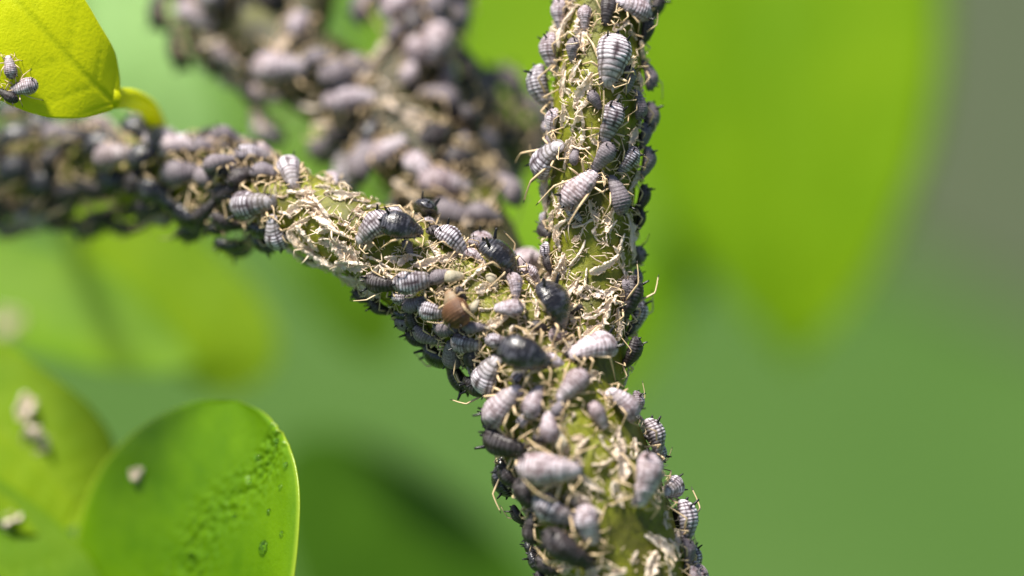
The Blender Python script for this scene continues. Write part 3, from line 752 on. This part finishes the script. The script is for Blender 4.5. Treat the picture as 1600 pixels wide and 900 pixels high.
def fillers(co, tris, bvh, cents, want, twig, xmax=1700, k=.60):
    r = np.random.default_rng((21 if twig else 5) + int(xmax)); n_ok = 0
    for q in faces_pick(co, tris, 12000, r):
        q = Vector(q); loc, nrm, _, _ = bvh.find_nearest(q)
        nrm = nrm.normalized(); px, py = to_px(loc)
        if not (-25 < px < min(xmax, 1620) and -25 < py < 920): continue
        face = nrm.dot((CAM_L - loc).normalized())
        if face < -.30: continue
        if any(((px - a) / c_) ** 2 + ((py - b) / d_) ** 2 < 1 for a, b, c_, d_ in BARE): continue
        br = branch_of(loc, cents)
        size = r.uniform(.68, .95) if twig else r.uniform(.52, .76) if px < 400 else r.uniform(.34, .70)
        if not twig:
            if br == 'upright' and face > .60: continue
            if br == 'lower' and face > .45: continue
            if br == 'slant' and px > 430 and face > .55: continue
        if not free(loc + nrm * .2, size, k): continue
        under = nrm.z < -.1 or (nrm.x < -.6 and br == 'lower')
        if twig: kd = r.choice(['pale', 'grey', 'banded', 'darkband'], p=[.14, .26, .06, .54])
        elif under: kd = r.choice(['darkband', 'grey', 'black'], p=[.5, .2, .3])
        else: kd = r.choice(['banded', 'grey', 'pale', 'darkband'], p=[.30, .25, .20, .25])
        if not twig and px < 260: kd = r.choice(['darkband', 'black', 'grey', 'pale'], p=[.5, .42, .06, .02])  # mostly dark kinds at the far end, their colour standing in for shade
        base = -100 if br == 'upright' else (10 if br in ('slant',) else -60 if br == 'lower' else 60)
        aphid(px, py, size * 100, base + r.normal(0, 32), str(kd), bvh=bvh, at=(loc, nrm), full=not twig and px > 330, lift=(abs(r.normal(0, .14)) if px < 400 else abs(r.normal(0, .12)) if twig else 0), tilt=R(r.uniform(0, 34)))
        n_ok += 1
        if n_ok >= want: break
fillers(CO_M, TR_M, BVH_M, CENT, 42, False, 400, .55)
fillers(CO_M, TR_M, BVH_M, CENT, 50, False)
fillers(CO_T, TR_T, BVH_T, CENT_T, 62, True, k=.48)

r = np.random.default_rng(77); n_ok = 0
for q in faces_pick(CO_M, TR_M, 8000, r):
    loc, nrm, _, _ = BVH_M.find_nearest(Vector(q)); nrm = nrm.normalized(); px, py = to_px(loc)
    if not (520 < px < 900 and 330 < py < 760): continue
    if nrm.dot((CAM_L - loc).normalized()) < .1: continue
    size = r.uniform(.26, .44)
    if not free(loc + nrm * .12, size, .58): continue
    aphid(px, py, size * 100, r.uniform(-70, 40), str(r.choice(['grey', 'darkband', 'banded', 'pale'], p=[.35, .3, .2, .15])), at=(loc, nrm)); n_ok += 1
    if n_ok >= 24: break
# little cast skins between
r = np.random.default_rng(9); n_ok = 0
for q in faces_pick(CO_M, TR_M, 6000, r):
    q = Vector(q); loc, nrm, _, _ = BVH_M.find_nearest(q); nrm = nrm.normalized(); px, py = to_px(loc)
    if not (430 < px < 1100 and -10 < py < 905): continue
    if nrm.dot((CAM_L - loc).normalized()) < .2: continue
    if any(((px - a) / c_) ** 2 + ((py - b) / d_) ** 2 < 1 for a, b, c_, d_ in BARE): continue
    if py > 600 and r.random() < .5: continue
    size = r.uniform(.22, .42)
    if not free(loc + nrm * .05, size, .55): continue
    cast_skin(px, py, size * 100, r.uniform(0, 360), at=(loc, nrm)); n_ok += 1
    if n_ok >= 95: break

# ------------------------------------------------------------------ crumbs and broken leg bits between the insects
def debris():
    r = np.random.default_rng(33); V = []; F = []; FM = []
    P = faces_pick(CO_M, TR_M, 3800, r); k = 0
    for q in P:
        loc, nrm, _, _ = BVH_M.find_nearest(Vector(q)); px, py = to_px(loc)
        if not (300 < px < 1120 and -20 < py < 920): continue
        nrm = nrm.normalized()
        if nrm.dot((CAM_L - loc).normalized()) < -.1: continue
        bare = any(((px - a) / c_) ** 2 + ((py - b) / d_) ** 2 < 1 for a, b, c_, d_ in BARE)
        if bare and r.random() < .8: continue
        if py > 560 and r.random() < .78: continue
        if py < 330 and px > 800 and r.random() < .45: continue
        t = nrm.orthogonal().normalized(); t = (Matrix.Rotation(r.uniform(0, 6.28), 3, nrm) @ t)
        ln = r.uniform(.03, .17); up = r.uniform(.0, .06)
        a = loc + nrm * .005 - t * ln / 2; b = loc + nrm * (up + .02) + nrm.cross(t) * r.normal(0, .025); c = loc + nrm * r.uniform(0, .08) + t * ln / 2
        rr_ = r.uniform(.004, .012)
        v, f = tube([a, b, c], [rr_, rr_ * 1.2, rr_ * .5], 4)
        m = 1 if r.random() < .07 else 0
        V += v; F += [tuple(i + k for i in q_) for q_ in f]; FM += [m] * len(f); k = len(V)
    return mesh_from('skin_debris', V, F, [SKINLEG, LEGTIP], fmat=FM)
o = link('skin_debris', debris(), None, Matrix.Identity(4))
tag(o, 'crumbs and broken leg bits of cast skins littering the green stem', 'debris', kind='stuff')

# water droplets on the glossy leaf
DROP = Mat('water'); DROP.set(Base_Color=(.9, 1, .9, 1), Roughness=.05, Transmission_Weight=1.0, IOR=1.33); DROP = DROP.m
DROP_ME = ball_mesh('water_droplet', 1.0, DROP)
drops = [(432, 690, 6), (446, 728, 7), (438, 762, 5), (402, 716, 6), (390, 752, 5), (420, 800, 6), (412, 856, 13), (300, 868, 8), (366, 806, 5), (440, 835, 6)]
for px, py, rp in drops:
    p, n = surf(px, py, BVH_N)
    o = bpy.data.objects.new('water_droplet', DROP_ME); COL.objects.link(o)
    M = frame_at(p, n, 0, rp / 100); o.matrix_world = W @ M @ Matrix.Diagonal((1, 1, .55, 1))
    ALL.append(dict(o=o, kind='drop', size=rp / 100, c=p, label=None, branch='leaf', what='drop', px=(px, py)))

# ------------------------------------------------------------------ labels: what it looks like, where it sits, its turn among its like
ORD = ['first', 'second', 'third', 'fourth', 'fifth', 'sixth', 'seventh', 'eighth', 'ninth', 'tenth', 'eleventh', 'twelfth', 'thirteenth', 'fourteenth', 'fifteenth', 'sixteenth', 'seventeenth', 'eighteenth', 'nineteenth', 'twentieth'] + ['twenty-' + w for w in ('first', 'second', 'third', 'fourth', 'fifth', 'sixth', 'seventh', 'eighth', 'ninth')] + ['thirtieth'] + ['thirty-' + w for w in ('first', 'second', 'third', 'fourth', 'fifth', 'sixth', 'seventh', 'eighth', 'ninth')]
LOOK = {'banded': 'grey-and-white banded aphid', 'pale': 'pale lavender aphid', 'grey': 'plain grey aphid', 'darkband': 'dark brown-grey aphid', 'black': 'black shiny aphid', 'brown': 'swollen brown aphid', 'cream': 'tiny cream aphid', 'skin': 'whitish cast skin', 'drop': 'clear water droplet'}
PLACE = {'upright': 'the upright branch', 'lower': 'the thick lower stem', 'slant': 'the slanting branch', 'twig': 'the blurred rear twig', 'spur': 'the blurred side twig', 'dark': 'the dim rear stub', 'top': 'the short top twig', 'leaf': 'the glossy rounded leaf'}
groups = {}
for a in ALL:
    if a['branch'] is None: a['branch'] = branch_of(a['c'], {**CENT, **CENT_T})
    if a['label'] is None:
        br = a['branch']
        cl = {**CENT, **CENT_T}.get(br)
        side = ''
        if cl:
            p, rr_ = min(cl, key=lambda q: (q[0] - a['c']).length)
            qx, qy = to_px(p); w = rr_ * 100
            dx, dy = a['px'][0] - qx, a['px'][1] - qy
            if br in ('upright', 'lower', 'spur', 'top'):
                side = 'along its inner edge' if dx < -.45 * w else 'along its outer edge' if dx > .45 * w else 'down its middle'
                if br == 'lower' and dx < -.45 * w: side = 'along its shaded edge'
                if br == 'spur' and dx < -.45 * w: side = 'along its inner edge'
            else:
                side = 'along its top edge' if dy < -.45 * w else 'along its underside' if dy > .45 * w else 'along its middle'
        a['side'] = side
        a['sz'] = '' if a['what'] != 'skin' else ('long ' if a['size'] > .58 else 'tiny ' if a['size'] < .36 else '')
        groups.setdefault((a['kind'], br, side, a['sz']), []).append(a)
for (kind, br, side, sz), lst in groups.items():
    vert = br in ('upright', 'lower', 'spur', 'top', 'leaf')
    lst.sort(key=lambda a: a['px'][1] if vert else -a['px'][0])
    for i, a in enumerate(lst):
        t = f'{sz + "cast skin" if sz else LOOK[kind]} on {PLACE[br]}'
        if side: t += ' ' + side
        if len(lst) > 1: t += f', {ORD[i]} from the top' if vert else f', {ORD[i]} from the fork'
        a['label'] = t
GRP = {'aphid': 'aphids crowding the plant', 'skin': 'cast skins left on the plant', 'drop': 'droplets on the glossy leaf'}
CAT = {'aphid': 'aphid', 'skin': 'cast skin', 'drop': 'water droplet'}
for a in ALL: tag(a['o'], a['label'], CAT[a['what']], GRP[a['what']])
print('N', len(bpy.data.objects), 'aphids', sum(a['what'] == 'aphid' for a in ALL), 'skins', sum(a['what'] == 'skin' for a in ALL))
